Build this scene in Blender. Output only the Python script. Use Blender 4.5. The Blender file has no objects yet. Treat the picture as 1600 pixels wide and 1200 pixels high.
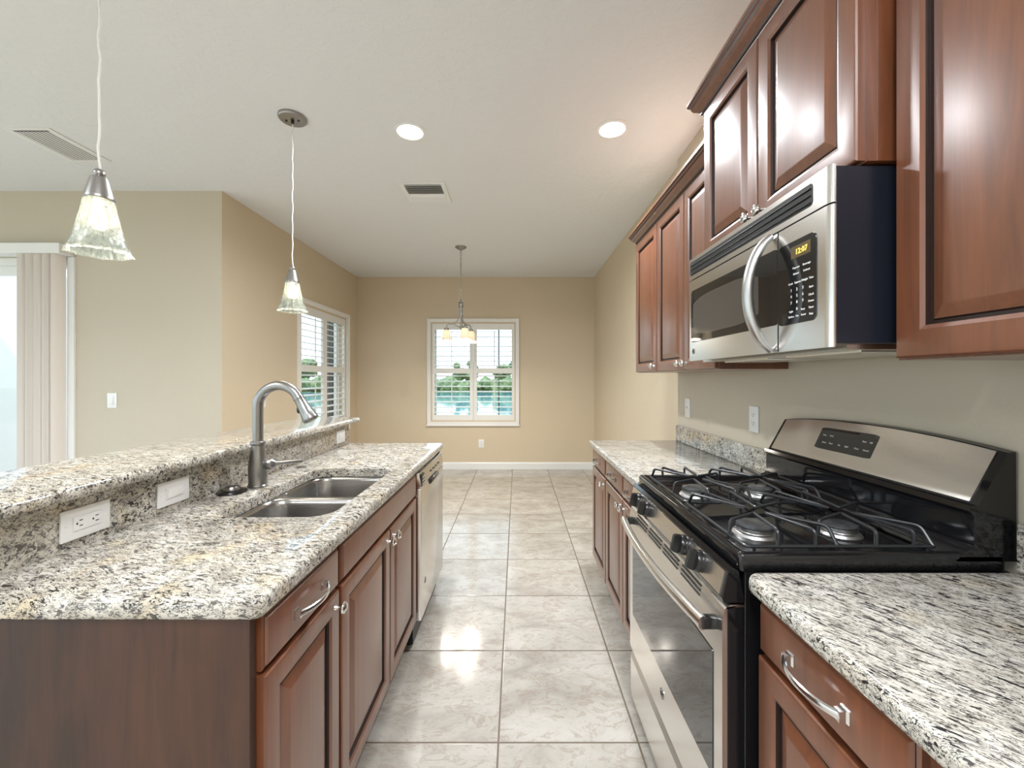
import bpy, bmesh, math, random
from mathutils import Vector, Matrix
random.seed(7)
S = bpy.context.scene
C = S.collection
PI = math.pi

# ------------------------------------------------------------------ camera
CH = 1.33
cd = bpy.data.cameras.new('camera')
cd.sensor_fit = 'HORIZONTAL'; cd.sensor_width = 36.0
cd.lens = 646.0 / 1600.0 * 36.0
cd.shift_x = -8.0 / 1600; cd.shift_y = -8.0 / 1600
cd.clip_start = 0.02; cd.clip_end = 500
cam = bpy.data.objects.new('camera', cd); C.objects.link(cam)
cam.location = (0, 0, CH); cam.rotation_euler = (PI/2, 0, 0)
S.camera = cam
S.view_settings.view_transform = 'Standard'
S.view_settings.look = 'None'
S.view_settings.gamma = 1.0
S.view_settings.use_curve_mapping = False
S.view_settings.exposure = 0.55

# ------------------------------------------------------------------ sky, sun, large lights
W = bpy.data.worlds.new('sky'); S.world = W
W.use_nodes = True
bg = W.node_tree.nodes['Background']
bg.inputs[0].default_value = (0.68, 0.86, 1.0, 1)
bg.inputs[1].default_value = 1.9

sd = bpy.data.lights.new('sun', 'SUN'); sd.energy = 2.6; sd.angle = 0.01; sd.color = (1, .97, .92)
sun = bpy.data.objects.new('sun', sd); C.objects.link(sun)
sun.rotation_euler = Vector((-0.14, 0.5, -0.84)).to_track_quat('-Z', 'Y').to_euler()

def portal(x, y, z, w, h, direction):
    l = bpy.data.lights.new('sky_portal', 'AREA'); l.shape = 'RECTANGLE'; l.size = w; l.size_y = h
    l.cycles.is_portal = True
    o = bpy.data.objects.new('sky_portal', l); C.objects.link(o)
    o.location = (x, y, z); o.rotation_euler = Vector(direction).to_track_quat('-Z', 'Z').to_euler()

portal(-6.66, -.4, 1.25, 6.9, 2.5, (1, 0, 0))
portal(-4.3, -4.16, 1.25, 3.6, 2.5, (0, 1, 0))
portal(-4.6, 3.46, 1.15, 2.3, 2.3, (0, -1, 0))
portal(-.646, 6.28, 1.43, 1.3, 1.55, (0, -1, 0))
portal(-2.52, 5.1, 1.43, 1.3, 1.55, (1, 0, 0))

def can_or_fill_light(x, y, power, col=(.93, .96, 1), r=.08, z=2.80, blend=2.6):  # disk light for the visible cans and for added unseen fills
    l = bpy.data.lights.new('can_or_fill_light', 'AREA'); l.shape = 'DISK'; l.size = 2*r
    l.energy = power; l.color = col; l.spread = blend
    o = bpy.data.objects.new('can_or_fill_light', l); C.objects.link(o)
    o.location = (x, y, z); return o
kl = bpy.data.lights.new('added_kitchen_fill', 'AREA'); kl.shape = 'RECTANGLE'; kl.size = .6; kl.size_y = 1.3; kl.energy = 48; kl.color = (.93, .96, 1)
ko = bpy.data.objects.new('added_kitchen_fill', kl); C.objects.link(ko); ko.location = (-.1, -.55, 2.78)  # unseen area light added for soft, broad highlights on the cabinets
can_or_fill_light(.3, -2.6, 20)  # unseen fill added behind the camera, no fixture there
for p in [(-2.6, -2.2), (-4.6, -2.2), (-2.6, 0), (-4.6, 0)]:
    can_or_fill_light(p[0], p[1], 30)  # unseen living area fills, added to raise the interior brightness

# ------------------------------------------------------------------ node helpers
class G:
    def __init__(self, name):
        self.m = bpy.data.materials.new(name); self.m.use_nodes = True
        self.t = self.m.node_tree; self.t.nodes.clear()
        self.out = self.t.nodes.new('ShaderNodeOutputMaterial')
    def n(self, typ, ins=None, **props):
        nd = self.t.nodes.new('ShaderNode' + typ)
        for k, v in props.items(): setattr(nd, k, v)
        for k, v in (ins or {}).items():
            s = nd.inputs[k]
            if hasattr(v, 'is_output'): self.t.links.new(v, s)
            else: s.default_value = v
        return nd
    def math(self, op, a, b=0.0, c=None):
        d = {0: a, 1: b}
        if c is not None: d[2] = c
        return self.n('Math', d, operation=op).outputs[0]
    def mix(self, fac, a, b, typ='MIX'):
        nd = self.n('Mix', {0: fac, 6: a, 7: b}, data_type='RGBA', blend_type=typ)
        return nd.outputs[2]
    def ramp(self, fac, stops, interp='LINEAR'):
        nd = self.n('ValToRGB', {0: fac}); cr = nd.color_ramp; cr.interpolation = interp
        while len(cr.elements) > 1: cr.elements.remove(cr.elements[-1])
        for i, (p, c) in enumerate(stops):
            e = cr.elements[0] if i == 0 else cr.elements.new(p)
            e.position = p; e.color = c if len(c) == 4 else (*c, 1)
        return nd.outputs[0]
    def coord(self, scale=(1, 1, 1), rot=(0, 0, 0), loc=(0, 0, 0), kind='Object'):
        tc = self.n('TexCoord').outputs[kind]
        return self.n('Mapping', {0: tc, 1: loc, 2: rot, 3: scale}).outputs[0]
    def noise(self, vec, scale, detail=2, rough=.5, dist=0, out=0):
        return self.n('TexNoise', {'Vector': vec, 'Scale': scale, 'Detail': detail, 'Roughness': rough, 'Distortion': dist}).outputs[out]
    def bump(self, h, strength=.2, dist=.01):
        return self.n('Bump', {'Height': h, 'Strength': strength, 'Distance': dist}).outputs[0]
    def bsdf(self, **ins):
        m = {k.replace('_', ' '): v for k, v in ins.items()}
        b = self.n('BsdfPrincipled', m)
        self.t.links.new(b.outputs[0], self.out.inputs[0]); return b
    def surf(self, s):
        self.t.links.new(s, self.out.inputs[0])

def lin(r, g, b):
    f = lambda c: (c/255/12.92) if c/255 <= .04045 else ((c/255+.055)/1.055)**2.4
    return (f(r), f(g), f(b), 1)

def plain(name, col, rough=.5, metal=0, **kw):
    g = G(name); g.bsdf(Base_Color=col, Roughness=rough, Metallic=metal, **kw); return g.m

def emit(name, col, s):
    g = G(name); g.surf(g.n('Emission', {0: col, 1: s}).outputs[0]); return g.m

def mat_wall(name, col):
    g = G(name)
    p = g.coord(); h = g.noise(p, 90, 3, .6); h2 = g.noise(p, 25, 2)
    hh = g.math('ADD', g.math('MULTIPLY', h, .5), h2)
    g.bsdf(Base_Color=col, Roughness=.62, Normal=g.bump(hh, .12, .01)); return g.m

def mat_ceiling():
    g = G('ceiling_paint'); p = g.coord()
    h = g.noise(p, 22, 4, .55, .6)
    r = g.ramp(h, [(.44, (0, 0, 0)), (.56, (1, 1, 1))])
    g.bsdf(Base_Color=(.77, .78, .785, 1), Roughness=.8, Normal=g.bump(r, .15, .006)); return g.m

def mat_tile():
    g = G('floor_tile')
    p = g.n('NewGeometry').outputs['Position']
    s = g.n('SeparateXYZ', {0: p})
    T = .5115
    u = g.math('DIVIDE', g.math('SUBTRACT', s.outputs[0], .443), T)
    v = g.math('DIVIDE', g.math('SUBTRACT', s.outputs[1], 1.512), T)
    def edge(a):
        f = g.math('FRACT', a)
        return g.math('MINIMUM', f, g.math('SUBTRACT', 1.0, f))
    e = g.math('MINIMUM', edge(u), edge(v))
    grout = g.math('LESS_THAN', e, .0068)
    soft = g.n('MapRange', {0: e, 1: .004, 2: .014, 3: 0.0, 4: 1.0}).outputs[0]
    cid = g.n('CombineXYZ', {0: g.math('FLOOR', u), 1: g.math('FLOOR', v), 2: 0.0}).outputs[0]
    wn = g.n('TexWhiteNoise', {0: cid}, noise_dimensions='3D')
    off = g.n('VectorMath', {0: wn.outputs['Color'], 1: (7, 7, 7)}, operation='MULTIPLY').outputs[0]
    q = g.n('VectorMath', {0: p, 1: off}, operation='ADD').outputs[0]
    qs = g.n('Mapping', {0: q, 3: (1.0, 1.7, 1)}).outputs[0]
    a = g.noise(qs, 3.2, 6, .62, .8)
    b = g.noise(qs, 9, 6, .7, 1.6)
    c = g.noise(qs, 30, 4, .7, .4)
    col = g.ramp(a, [(.30, lin(160, 154, 145)), (.5, lin(184, 179, 170)), (.7, lin(199, 195, 188))])
    vein = g.ramp(b, [(.36, (0, 0, 0)), (.43, (.9, .9, .9)), (.47, (0, 0, 0)), (.60, (0, 0, 0)), (.635, (.6, .6, .6)), (.67, (0, 0, 0))])
    col = g.mix(g.math('MULTIPLY', vein, .55), col, lin(150, 134, 114))
    pit = g.ramp(c, [(.30, (1, 1, 1)), (.40, (0, 0, 0))])
    col = g.mix(g.math('MULTIPLY', pit, .30), col, lin(165, 148, 128))
    tint = g.n('MapRange', {0: wn.outputs['Value'], 3: .93, 4: 1.03}).outputs[0]
    tv = g.n('CombineColor', {0: tint, 1: tint, 2: tint}).outputs[0]
    col = g.mix(1.0, col, tv, 'MULTIPLY')
    col = g.mix(grout, col, lin(112, 100, 86))
    rough = g.math('ADD', g.math('MULTIPLY', grout, .5), g.n('MapRange', {0: b, 1: .3, 2: .7, 3: .09, 4: .17}).outputs[0])
    hgt = g.math('ADD', soft, g.math('MULTIPLY', b, .25))
    g.bsdf(Base_Color=col, Roughness=rough, Normal=g.bump(hgt, .16, .003))
    return g.m

def mat_granite(name, ang=.35, warm=.5, stretch=2.6, fs=44, pale=0.0):
    g = G(name)
    tc = g.n('TexCoord').outputs['Object']
    wob = g.noise(tc, 6, 2, .5, 0, 1)
    wob = g.n('VectorMath', {0: wob, 1: (.03, .03, .03)}, operation='MULTIPLY').outputs[0]
    v0 = g.n('VectorMath', {0: tc, 1: wob}, operation='ADD').outputs[0]
    rot = g.n('Mapping', {0: v0, 2: (0, 0, ang)}).outputs[0]
    st = g.n('Mapping', {0: rot, 3: (1.0, stretch, stretch)}).outputs[0]
    base = g.noise(rot, 16, 4, .6, .3)
    col = g.ramp(base, [(.30, lin(156, 150, 140)), (.45, lin(194, 188, 175)), (.62, lin(210, 206, 196)), (.75, lin(184, 179, 168))])
    col = g.mix(pale, col, lin(236, 236, 234))
    yel = g.ramp(g.noise(rot, 7.5, 3, .5), [(.56, (0, 0, 0)), (.68, (1, 1, 1))])
    col = g.mix(g.math('MULTIPLY', yel, warm), col, lin(218, 196, 156))
    gry = g.ramp(g.noise(st, 30, 4, .6, .5), [(.54, (0, 0, 0)), (.62, (1, 1, 1))])
    col = g.mix(g.math('MULTIPLY', gry, .5-.25*(pale > 0)), col, lin(138, 134, 132))
    brn = g.ramp(g.noise(st, 22, 4, .65, .6), [(.62, (0, 0, 0)), (.66, (1, 1, 1))])
    col = g.mix(g.math('MULTIPLY', brn, .6), col, lin(100, 88, 78))
    f1 = g.noise(st, fs, 5, .6, .9)
    blk = g.ramp(f1, [(.415, (1, 1, 1)), (.437, (0, 0, 0))])
    f3 = g.math('ABSOLUTE', g.math('SUBTRACT', g.noise(st, fs*1.15, 4, .62, 1.2), .5))
    ln = g.ramp(f3, [(.019, (1, 1, 1)), (.032, (0, 0, 0))])
    brk = g.ramp(g.noise(st, fs*.8, 3, .6, 0), [(.42, (0, 0, 0)), (.48, (1, 1, 1))])
    ln = g.math('MULTIPLY', ln, brk)
    f2 = g.noise(st, fs*2.1, 3, .6, .6)
    blk2 = g.ramp(f2, [(.375, (1, 1, 1)), (.40, (0, 0, 0))])
    big = g.ramp(g.noise(rot, 5, 2), [(.36, (.8, .8, .8)), (.55, (1, 1, 1))])
    k = g.math('MAXIMUM', blk, g.math('MULTIPLY', blk2, .85))
    k = g.math('MULTIPLY', g.math('MAXIMUM', k, ln), big)
    col = g.mix(g.math('MULTIPLY', k, .97), col, lin(26, 24, 29))
    g.bsdf(Base_Color=col, Roughness=.09, Normal=g.bump(f2, .02, .002)); return g.m

def mat_wood(name, dark, light, rough=.3, axis=2, blotch=.35, coat=.3):
    g = G(name)
    sc = [14, 14, 14]; sc[axis] = 1.1
    p = g.coord(scale=tuple(sc)); q = g.coord(scale=tuple(2.2 if i != axis else .9 for i in range(3)))
    a = g.noise(p, 1.6, 6, .65, 1.2); b = g.noise(p, 9, 3, .6); c = g.noise(q, 1.4, 3, .55)
    f = g.math('ADD', g.math('MULTIPLY', a, .6), g.math('MULTIPLY', c, blotch))
    f = g.math('ADD', f, g.math('MULTIPLY', b, .12))
    cf = .34 + .5*blotch
    col = g.ramp(f, [(cf-.20, dark), (cf+.20, light)])
    bs = g.bsdf(Base_Color=col, Roughness=rough, Normal=g.bump(b, .03, .002))
    bs.inputs['Coat Weight'].default_value = coat; bs.inputs['Coat Roughness'].default_value = .30
    return g.m

def mat_steel(name, col, rough, axis=1, var=.08):
    g = G(name)
    sc = [260, 260, 260]; sc[axis] = 3
    p = g.coord(scale=tuple(sc)); n = g.noise(p, 1, 3, .6)
    r = g.n('MapRange', {0: n, 3: rough - var/2, 4: rough + var/2}).outputs[0]
    g.bsdf(Base_Color=col, Roughness=r, Metallic=1.0, Normal=g.bump(n, .02, .001)); return g.m

def mat_pane():
    g = G('window_glass')
    fr = g.n('Fresnel', {0: 1.45}).outputs[0]
    fr = g.math('MULTIPLY', fr, g.math('SUBTRACT', 1.0, g.n('NewGeometry').outputs['Backfacing']))
    t = g.n('BsdfTransparent', {0: (.98, .985, .985, 1)}).outputs[0]
    gl = g.n('BsdfGlossy', {'Roughness': 0.0}).outputs[0]
    g.surf(g.n('MixShader', {0: fr, 1: t, 2: gl}).outputs[0]); return g.m

def mat_shade():
    g = G('pendant_glass')
    p = g.coord(scale=(1, 1, .45)); h = g.noise(p, 46, 4, .6, 1.2); m = g.noise(g.coord(), 28, 3, .6)
    nb = g.bump(h, .7, .012)
    tr = g.n('BsdfTransparent', {0: (.97, .98, .95, 1)}).outputs[0]
    tl = g.n('BsdfTranslucent', {0: (.88, .93, .86, 1), 'Normal': nb}).outputs[0]
    gl = g.n('BsdfGlossy', {0: (1, 1, 1, 1), 'Roughness': .08, 'Normal': nb}).outputs[0]
    f = g.n('MapRange', {0: m, 1: .38, 2: .62, 3: .22, 4: .62}).outputs[0]
    a = g.n('MixShader', {0: f, 1: tr, 2: tl}).outputs[0]
    fr = g.n('Fresnel', {0: 1.6, 'Normal': nb}).outputs[0]
    g.surf(g.n('MixShader', {0: fr, 1: a, 2: gl}).outputs[0]); return g.m

def mat_frost():
    g = G('frosted_glass')
    tl = g.n('BsdfTranslucent', {0: (.95, .90, .80, 1)}).outputs[0]
    df = g.n('BsdfDiffuse', {0: (.9, .86, .78, 1)}).outputs[0]
    g.surf(g.n('MixShader', {0: .45, 1: tl, 2: df}).outputs[0]); return g.m

def mat_smoked():
    g = G('oven_glass')
    g.bsdf(Base_Color=(.012, .012, .013, 1), Roughness=.03, IOR=1.75); return g.m

def mat_noise2(name, a, b, scale, rough=.8, det=5):
    g = G(name); n = g.noise(g.coord(), scale, det, .65)
    g.bsdf(Base_Color=g.ramp(n, [(.35, a), (.65, b)]), Roughness=rough, Normal=g.bump(n, .4, .05)); return g.m

M = {}
M['wall_tan'] = mat_wall('tan_wall_paint', lin(212, 196, 170))
M['wall_greige'] = mat_wall('greige_wall_paint', lin(199, 189, 171))
M['ceiling'] = mat_ceiling()
M['tile'] = mat_tile()
M['granite'] = mat_granite('granite_island', .33, .5, 2.8, 40)
M['granite2'] = mat_granite('granite_range_side', .92, .22, 4.4, 36, .12)
M['granite3'] = mat_granite('granite_upright', .9, .45, 2.0)
M['wood'] = mat_wood('cherry_wood', lin(80, 44, 25), lin(130, 75, 45), .42, 2, .35, 1.0)
M['wood_dark'] = mat_wood('cherry_end_panel', lin(30, 18, 13), lin(76, 46, 30), .5, 2, .8, 0)  # end panel wood, darker base tones than the cabinet cherry
M['wood_in'] = plain('cabinet_underside', lin(60, 28, 22), .5)
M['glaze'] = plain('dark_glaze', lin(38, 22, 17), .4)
M['toe'] = plain('toe_kick_black', lin(34, 24, 22), .6)
M['steel'] = mat_steel('brushed_stainless', (.76, .74, .71, 1), .24)
M['steel_sink'] = mat_steel('sink_stainless', (.40, .395, .39, 1), .22, 0)
M['nickel'] = mat_steel('brushed_nickel', (.33, .325, .32, 1), .30, 2)
M['pewter'] = mat_steel('pewter', (.36, .35, .34, 1), .34, 2)
M['satin'] = plain('satin_handle', (.55, .55, .55, 1), .33, 1)
M['chrome'] = plain('polished_nickel', (.70, .69, .68, 1), .16, 1)
M['black_enamel'] = plain('black_enamel', (.008, .008, .009, 1), .08)
M['black_paint'] = plain('black_paint', (.010, .012, .020, 1), .32)
M['black_plastic'] = plain('black_plastic', (.012, .012, .012, 1), .25)
M['cast_iron'] = plain('cast_iron', (.018, .019, .021, 1), .34)
M['cap_grey'] = plain('burner_cap_enamel', (.05, .052, .055, 1), .25)
M['alu'] = plain('burner_aluminium', (.60, .60, .60, 1), .35, 1)
M['glass_black'] = mat_smoked()
M['glass_window'] = plain('microwave_mesh', (.085, .075, .065, 1), .06)
M['white'] = plain('white_trim', (.82, .82, .80, 1), .35)
M['shutter'] = plain('shutter_white', (.84, .83, .80, 1), .4)
M['plate'] = plain('white_plastic', (.84, .84, .83, 1), .3)
M['slot'] = plain('dark_slot', (.015, .015, .015, 1), .6)
M['legend'] = plain('panel_legend_white', (.85, .85, .85, 1), .5)
M['lcd'] = emit('clock_amber', (1.0, .74, .12, 1), 1.6)
M['lcd_bg'] = plain('clock_window', lin(92, 76, 48), .3)
M['pane'] = mat_pane()
M['shade'] = mat_shade()
M['frost'] = mat_frost()
M['bulb'] = emit('bulb_warm', (1.0, .91, .68, 1), 4.2)
M['bulb2'] = emit('chandelier_bulb', (1.0, .84, .58, 1), 2.6)
M['can'] = emit('can_lamp', (1.0, 1.0, 1.0, 1), 8)
M['cord'] = plain('clear_cord', (.75, .75, .73, 1), .3)
M['blind'] = plain('blind_vane', lin(226, 218, 210), .45)
M['stucco'] = mat_wall('white_stucco', (.88, .89, .90, 1))
M['grass'] = mat_noise2('grass', lin(92, 112, 62), lin(132, 146, 88), 3)
M['water'] = plain('lake_water', (.10, .28, .36, 1), .06)
M['leaf'] = mat_noise2('tree_foliage', lin(52, 74, 44), lin(120, 140, 96), 2.5)
M['bark'] = plain('bark', lin(96, 84, 70), .8)
M['paver'] = mat_noise2('patio_paver', lin(186, 176, 160), lin(204, 196, 182), 6)
M['column'] = plain('column_grey', lin(120, 116, 112), .6)

# ------------------------------------------------------------------ mesh helpers
class MB:
    def __init__(self):
        self.bm = bmesh.new()
    def box(self, x0, x1, y0, y1, z0, z1, bev=0, seg=2):
        x0, x1 = sorted((x0, x1)); y0, y1 = sorted((y0, y1)); z0, z1 = sorted((z0, z1))
        v = [self.bm.verts.new((x, y, z)) for x in (x0, x1) for y in (y0, y1) for z in (z0, z1)]
        fs = [self.bm.faces.new([v[i] for i in q]) for q in ((0, 1, 3, 2), (4, 6, 7, 5), (0, 4, 5, 1), (2, 3, 7, 6), (0, 2, 6, 4), (1, 5, 7, 3))]
        if bev:
            es = list({e for f in fs for e in f.edges})
            bmesh.ops.bevel(self.bm, geom=es, offset=bev, segments=seg, affect='EDGES', profile=.5)
        return self
    def loops(self, rings, cap0=True, cap1=True, closed=True):
        R = [[self.bm.verts.new(p) for p in r] for r in rings]
        n = len(R[0])
        for a, b in zip(R, R[1:]):
            for i in range(n if closed else n-1):
                j = (i+1) % n
                try: self.bm.faces.new((a[i], a[j], b[j], b[i]))
                except ValueError: pass
        if cap0 and closed: self.bm.faces.new(R[0][::-1])
        if cap1 and closed: self.bm.faces.new(R[-1])
        return R
    def tube(self, pts, r, seg=10, cap=True, ry=None, up=None):
        pts = [Vector(p) for p in pts]; n = len(pts)
        rr = r if isinstance(r, (list, tuple)) else [r]*n
        rings = []; prev = None
        for i, p in enumerate(pts):
            t = (pts[min(i+1, n-1)] - pts[max(i-1, 0)]).normalized()
            if prev is None:
                a = Vector(up) if up else (Vector((0, 0, 1)) if abs(t.z) < .9 else Vector((1, 0, 0)))
            else: a = prev
            u = (a - t*a.dot(t)).normalized(); prev = u
            w = t.cross(u)
            k = (ry[i] if isinstance(ry, (list, tuple)) else ry) if ry else rr[i]
            rings.append([p + u*math.cos(q)*rr[i] + w*math.sin(q)*k for q in [2*PI*j/seg for j in range(seg)]])
        self.loops(rings, cap, cap); return self
    def lathe(self, prof, o, axis=(0, 0, 1), seg=24, cap=True, wob=None):
        axis = Vector(axis).normalized(); o = Vector(o)
        u = axis.orthogonal().normalized(); w = axis.cross(u)
        rings = []
        for r, h in prof:
            ring = []
            for j in range(seg):
                q = 2*PI*j/seg; k = wob(q, h) if wob else 0
                ring.append(o + axis*h + (u*math.cos(q) + w*math.sin(q))*max(r+k, 1e-5))
            rings.append(ring)
        self.loops(rings, cap, cap); return self
    def prism(self, poly, axis, a, b, bev=0):
        def P(p, t):
            if axis == 'x': return (t, p[0], p[1])
            if axis == 'y': return (p[0], t, p[1])
            return (p[0], p[1], t)
        R = self.loops([[P(p, a) for p in poly], [P(p, b) for p in poly]])
        if bev:
            vs = set(R[0] + R[1]); es = [e for e in self.bm.edges if e.verts[0] in vs and e.verts[1] in vs]
            bmesh.ops.bevel(self.bm, geom=es, offset=bev, segments=2, affect='EDGES', profile=.5)
        return self
    def sphere(self, c, r, sub=2, sc=(1, 1, 1)):
        m = Matrix.Translation(c) @ Matrix.Diagonal((r*sc[0], r*sc[1], r*sc[2], 1))
        bmesh.ops.create_icosphere(self.bm, subdivisions=sub, radius=1, matrix=m); return self
    def text(self, s, size, o, xd, yd, depth=.0004):
        cu = bpy.data.curves.new('t', 'FONT'); cu.body = s; cu.size = size; cu.align_x = 'CENTER'; cu.align_y = 'CENTER'
        cu.extrude = depth; cu.resolution_u = 2
        ob = bpy.data.objects.new('t', cu); C.objects.link(ob)
        dg = bpy.context.evaluated_depsgraph_get()
        me = bpy.data.meshes.new_from_object(ob.evaluated_get(dg))
        xd = Vector(xd).normalized(); yd = Vector(yd).normalized(); zd = xd.cross(yd)
        mt = Matrix((xd, yd, zd)).transposed().to_4x4(); mt.translation = Vector(o)
        me.transform(mt)
        self.bm.from_mesh(me)
        bpy.data.objects.remove(ob); bpy.data.curves.remove(cu); bpy.data.meshes.remove(me)
        return self
    def build(self, name, mat, parent=None, smooth=True, ang=.6):
        bm = self.bm
        bmesh.ops.recalc_face_normals(bm, faces=bm.faces[:])
        off = root_loc(parent) if parent else Vector((0, 0, 0))
        if off.length: bmesh.ops.translate(bm, verts=bm.verts[:], vec=-off)
        me = bpy.data.meshes.new(name); 
        if smooth:
            for f in bm.faces: f.smooth = True
            for e in bm.edges:
                if len(e.link_faces) == 2 and e.calc_face_angle(0) > ang: e.smooth = False
        bm.to_mesh(me); bm.free()
        o = bpy.data.objects.new(name, me); C.objects.link(o)
        for m_ in (mat if isinstance(mat, (list, tuple)) else [mat]): me.materials.append(m_)
        if parent: o.parent = parent
        return o

ROOT = {}
def root_loc(o):
    while o.parent: o = o.parent
    return ROOT.get(o.name, Vector((0, 0, 0)))
def thing(name, label, cat, loc, group=None):
    o = bpy.data.objects.new(name, None); o.empty_display_size = .05; C.objects.link(o)
    o.location = loc; ROOT[o.name] = Vector(loc)
    return tag(o, label, cat, group)
def tag(o, label, cat, group=None, kind=None):
    o['label'] = label; o['category'] = cat
    if group: o['group'] = group
    if kind: o['kind'] = kind
    return o
def struct(o, label, cat):
    o['label'] = label; o['category'] = cat; o['kind'] = 'structure'; return o
def dup(root, loc, label, group=None):
    r = root.copy(); C.objects.link(r); r.location = loc; r['label'] = label
    if group: r['group'] = group
    for ch in list(root.children):
        c = ch.copy(); C.objects.link(c); c.parent = r
        for gch in ch.children:
            d = gch.copy(); C.objects.link(d); d.parent = c
    return r

def rrect(x0, x1, y0, y1, r, n=5):
    r = max(r, 1e-4); P = []
    for cx, cy, a0 in ((x1-r, y1-r, 0), (x0+r, y1-r, PI/2), (x0+r, y0+r, PI), (x1-r, y0+r, 1.5*PI)):
        for i in range(n+1):
            a = a0 + PI/2*i/n; P.append((cx + r*math.cos(a), cy + r*math.sin(a)))
    return P

def slab(x0, x1, y0, y1, z0, z1, r=.012, nose=.012, hole=None, hr=.05):
    """stone slab with eased edges and, if asked, a rounded cut-out"""
    mb = MB(); bm = mb.bm
    prof = []
    for i in range(4):
        a = PI/2*i/3; prof.append((nose*(1-math.sin(a)), z0 + nose*(1-math.cos(a))))
    prof = [(nose*(1-math.cos(PI/2*(1-i/3))) if False else nose*(1-math.sin(PI/2*i/3)), z0 + nose*(1-math.cos(PI/2*i/3))) for i in range(4)]
    prof += [(nose*(1-math.cos(PI/2*i/3)), z1 - nose*(1-math.sin(PI/2*i/3))) for i in range(4)]
    rings = [[(p[0], p[1], z) for p in rrect(x0+d, x1-d, y0+d, y1-d, r-d if r-d > .001 else .001)] for d, z in prof]
    R = mb.loops(rings, False, False)
    top, bot = R[-1], R[0]
    def ring_edges(r): return [bm.edges.get((r[i], r[(i+1) % len(r)])) for i in range(len(r))]
    if hole:
        hx0, hx1, hy0, hy1 = hole; e = .004
        hp = [[(p[0], p[1], z) for p in rrect(hx0-d, hx1+d, hy0-d, hy1+d, hr+d, 8)] for d, z in ((0, z0), (0, z1-e), (e*.3, z1-e*.3), (e, z1))]
        H = mb.loops(hp, False, False)
        bmesh.ops.triangle_fill(bm, edges=ring_edges(top)+ring_edges(H[-1]), use_beauty=True)
        bmesh.ops.triangle_fill(bm, edges=ring_edges(bot)+ring_edges(H[0]), use_beauty=True)
    else:
        bm.faces.new(top); bm.faces.new(bot[::-1])
    return mb

def nested(y0, y1, z0, z1, xb, nx, prof, glaze=()):
    """concentric rectangles (inset, height) rising from the plane x = xb towards nx"""
    mb = MB()
    rings = [[(xb + nx*h, y, z) for y, z in ((y0+d, z0+d), (y1-d, z0+d), (y1-d, z1-d), (y0+d, z1-d))] for d, h in prof]
    R = mb.loops(rings)
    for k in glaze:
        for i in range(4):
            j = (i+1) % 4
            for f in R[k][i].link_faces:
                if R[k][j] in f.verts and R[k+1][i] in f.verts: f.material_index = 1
    return mb
T = .02
def door_mesh(y0, y1, z0, z1, xb, nx, st=.055):
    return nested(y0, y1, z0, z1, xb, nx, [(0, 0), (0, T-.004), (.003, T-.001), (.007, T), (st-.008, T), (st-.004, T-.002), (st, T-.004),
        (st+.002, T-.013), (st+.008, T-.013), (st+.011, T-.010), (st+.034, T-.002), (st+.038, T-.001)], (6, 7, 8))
def drawer_mesh(y0, y1, z0, z1, xb, nx):
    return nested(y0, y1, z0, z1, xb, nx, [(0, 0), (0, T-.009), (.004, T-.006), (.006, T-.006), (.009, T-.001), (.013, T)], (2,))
def knob_mesh(x, y, z, nx):
    mb = MB()
    mb.lathe([(.008, 0), (.008, .002), (.0055, .006), (.005, .014), (.009, .018), (.0155, .021), (.0165, .024), (.015, .028), (.011, .0305), (.0105, .0295), (.006, .031), (.001, .032)], (x, y, z), (nx, 0, 0), 20)
    return mb
def pull_mesh(x, y, z, nx, L=.135, out=.034):
    mb = MB(); pts = []; ra = []; rb = []
    for i in range(17):
        t = i/16; s = 2*t-1
        pts.append((x + nx*(.012 + (out-.012)*(1-abs(s)**2.2)), y + s*L/2, z)); ra.append(.0065 + .002*abs(s)**6); rb.append(.0042)
    mb.tube(pts, ra, 8, True, rb, up=(0, 0, 1))
    for s in (-1, 1):
        yy = y + s*(L/2-.004)
        mb.loops([[(x + nx*d, yy + a*w, z + b*w2) for a, b in ((-1, -1), (1, -1), (1, 1), (-1, 1))] for d, w, w2 in ((0, .009, .011), (.003, .009, .011), (.006, .006, .009), (.016, .006, .0085))])
    return mb
def add_door(t, y0, y1, z0, z1, xb, nx, knob, name='door', st=.055):
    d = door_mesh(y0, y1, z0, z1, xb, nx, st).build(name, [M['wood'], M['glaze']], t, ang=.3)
    if knob: knob_mesh(xb + nx*T, knob[0], knob[1], nx).build('knob', M['chrome'], d)
    return d
def add_drawer(t, y0, y1, z0, z1, xb, nx, pull=True, name='drawer'):
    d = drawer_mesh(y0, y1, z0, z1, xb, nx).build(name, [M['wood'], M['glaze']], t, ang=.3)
    if pull: pull_mesh(xb + nx*T, (y0+y1)/2, (z0+z1)/2, nx).build('drawer_pull', M['chrome'], d)
    return d

# ------------------------------------------------------------------ setting
HC = 2.83
XL, XR, YB, YL = -2.357, 1.135, 6.09, 3.30
XK = 1.10
mb = MB(); mb.box(-6.7, 1.4, -4.2, YL+.14, -.08, 0); mb.box(XL-.15, 1.4, YL+.14, 6.3, -.08, 0)
struct(mb.build('floor', M['tile'], smooth=False), 'beige square ceramic tile floor with thin grout lines', 'floor')
mb = MB(); mb.box(-6.7, 1.4, -4.2, YL+.14, HC, HC+.1); mb.box(XL-.15, 1.4, YL+.14, 6.3, HC, HC+.1)
struct(mb.build('ceiling', M['ceiling'], smooth=False), 'off-white knockdown textured ceiling', 'ceiling')

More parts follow.
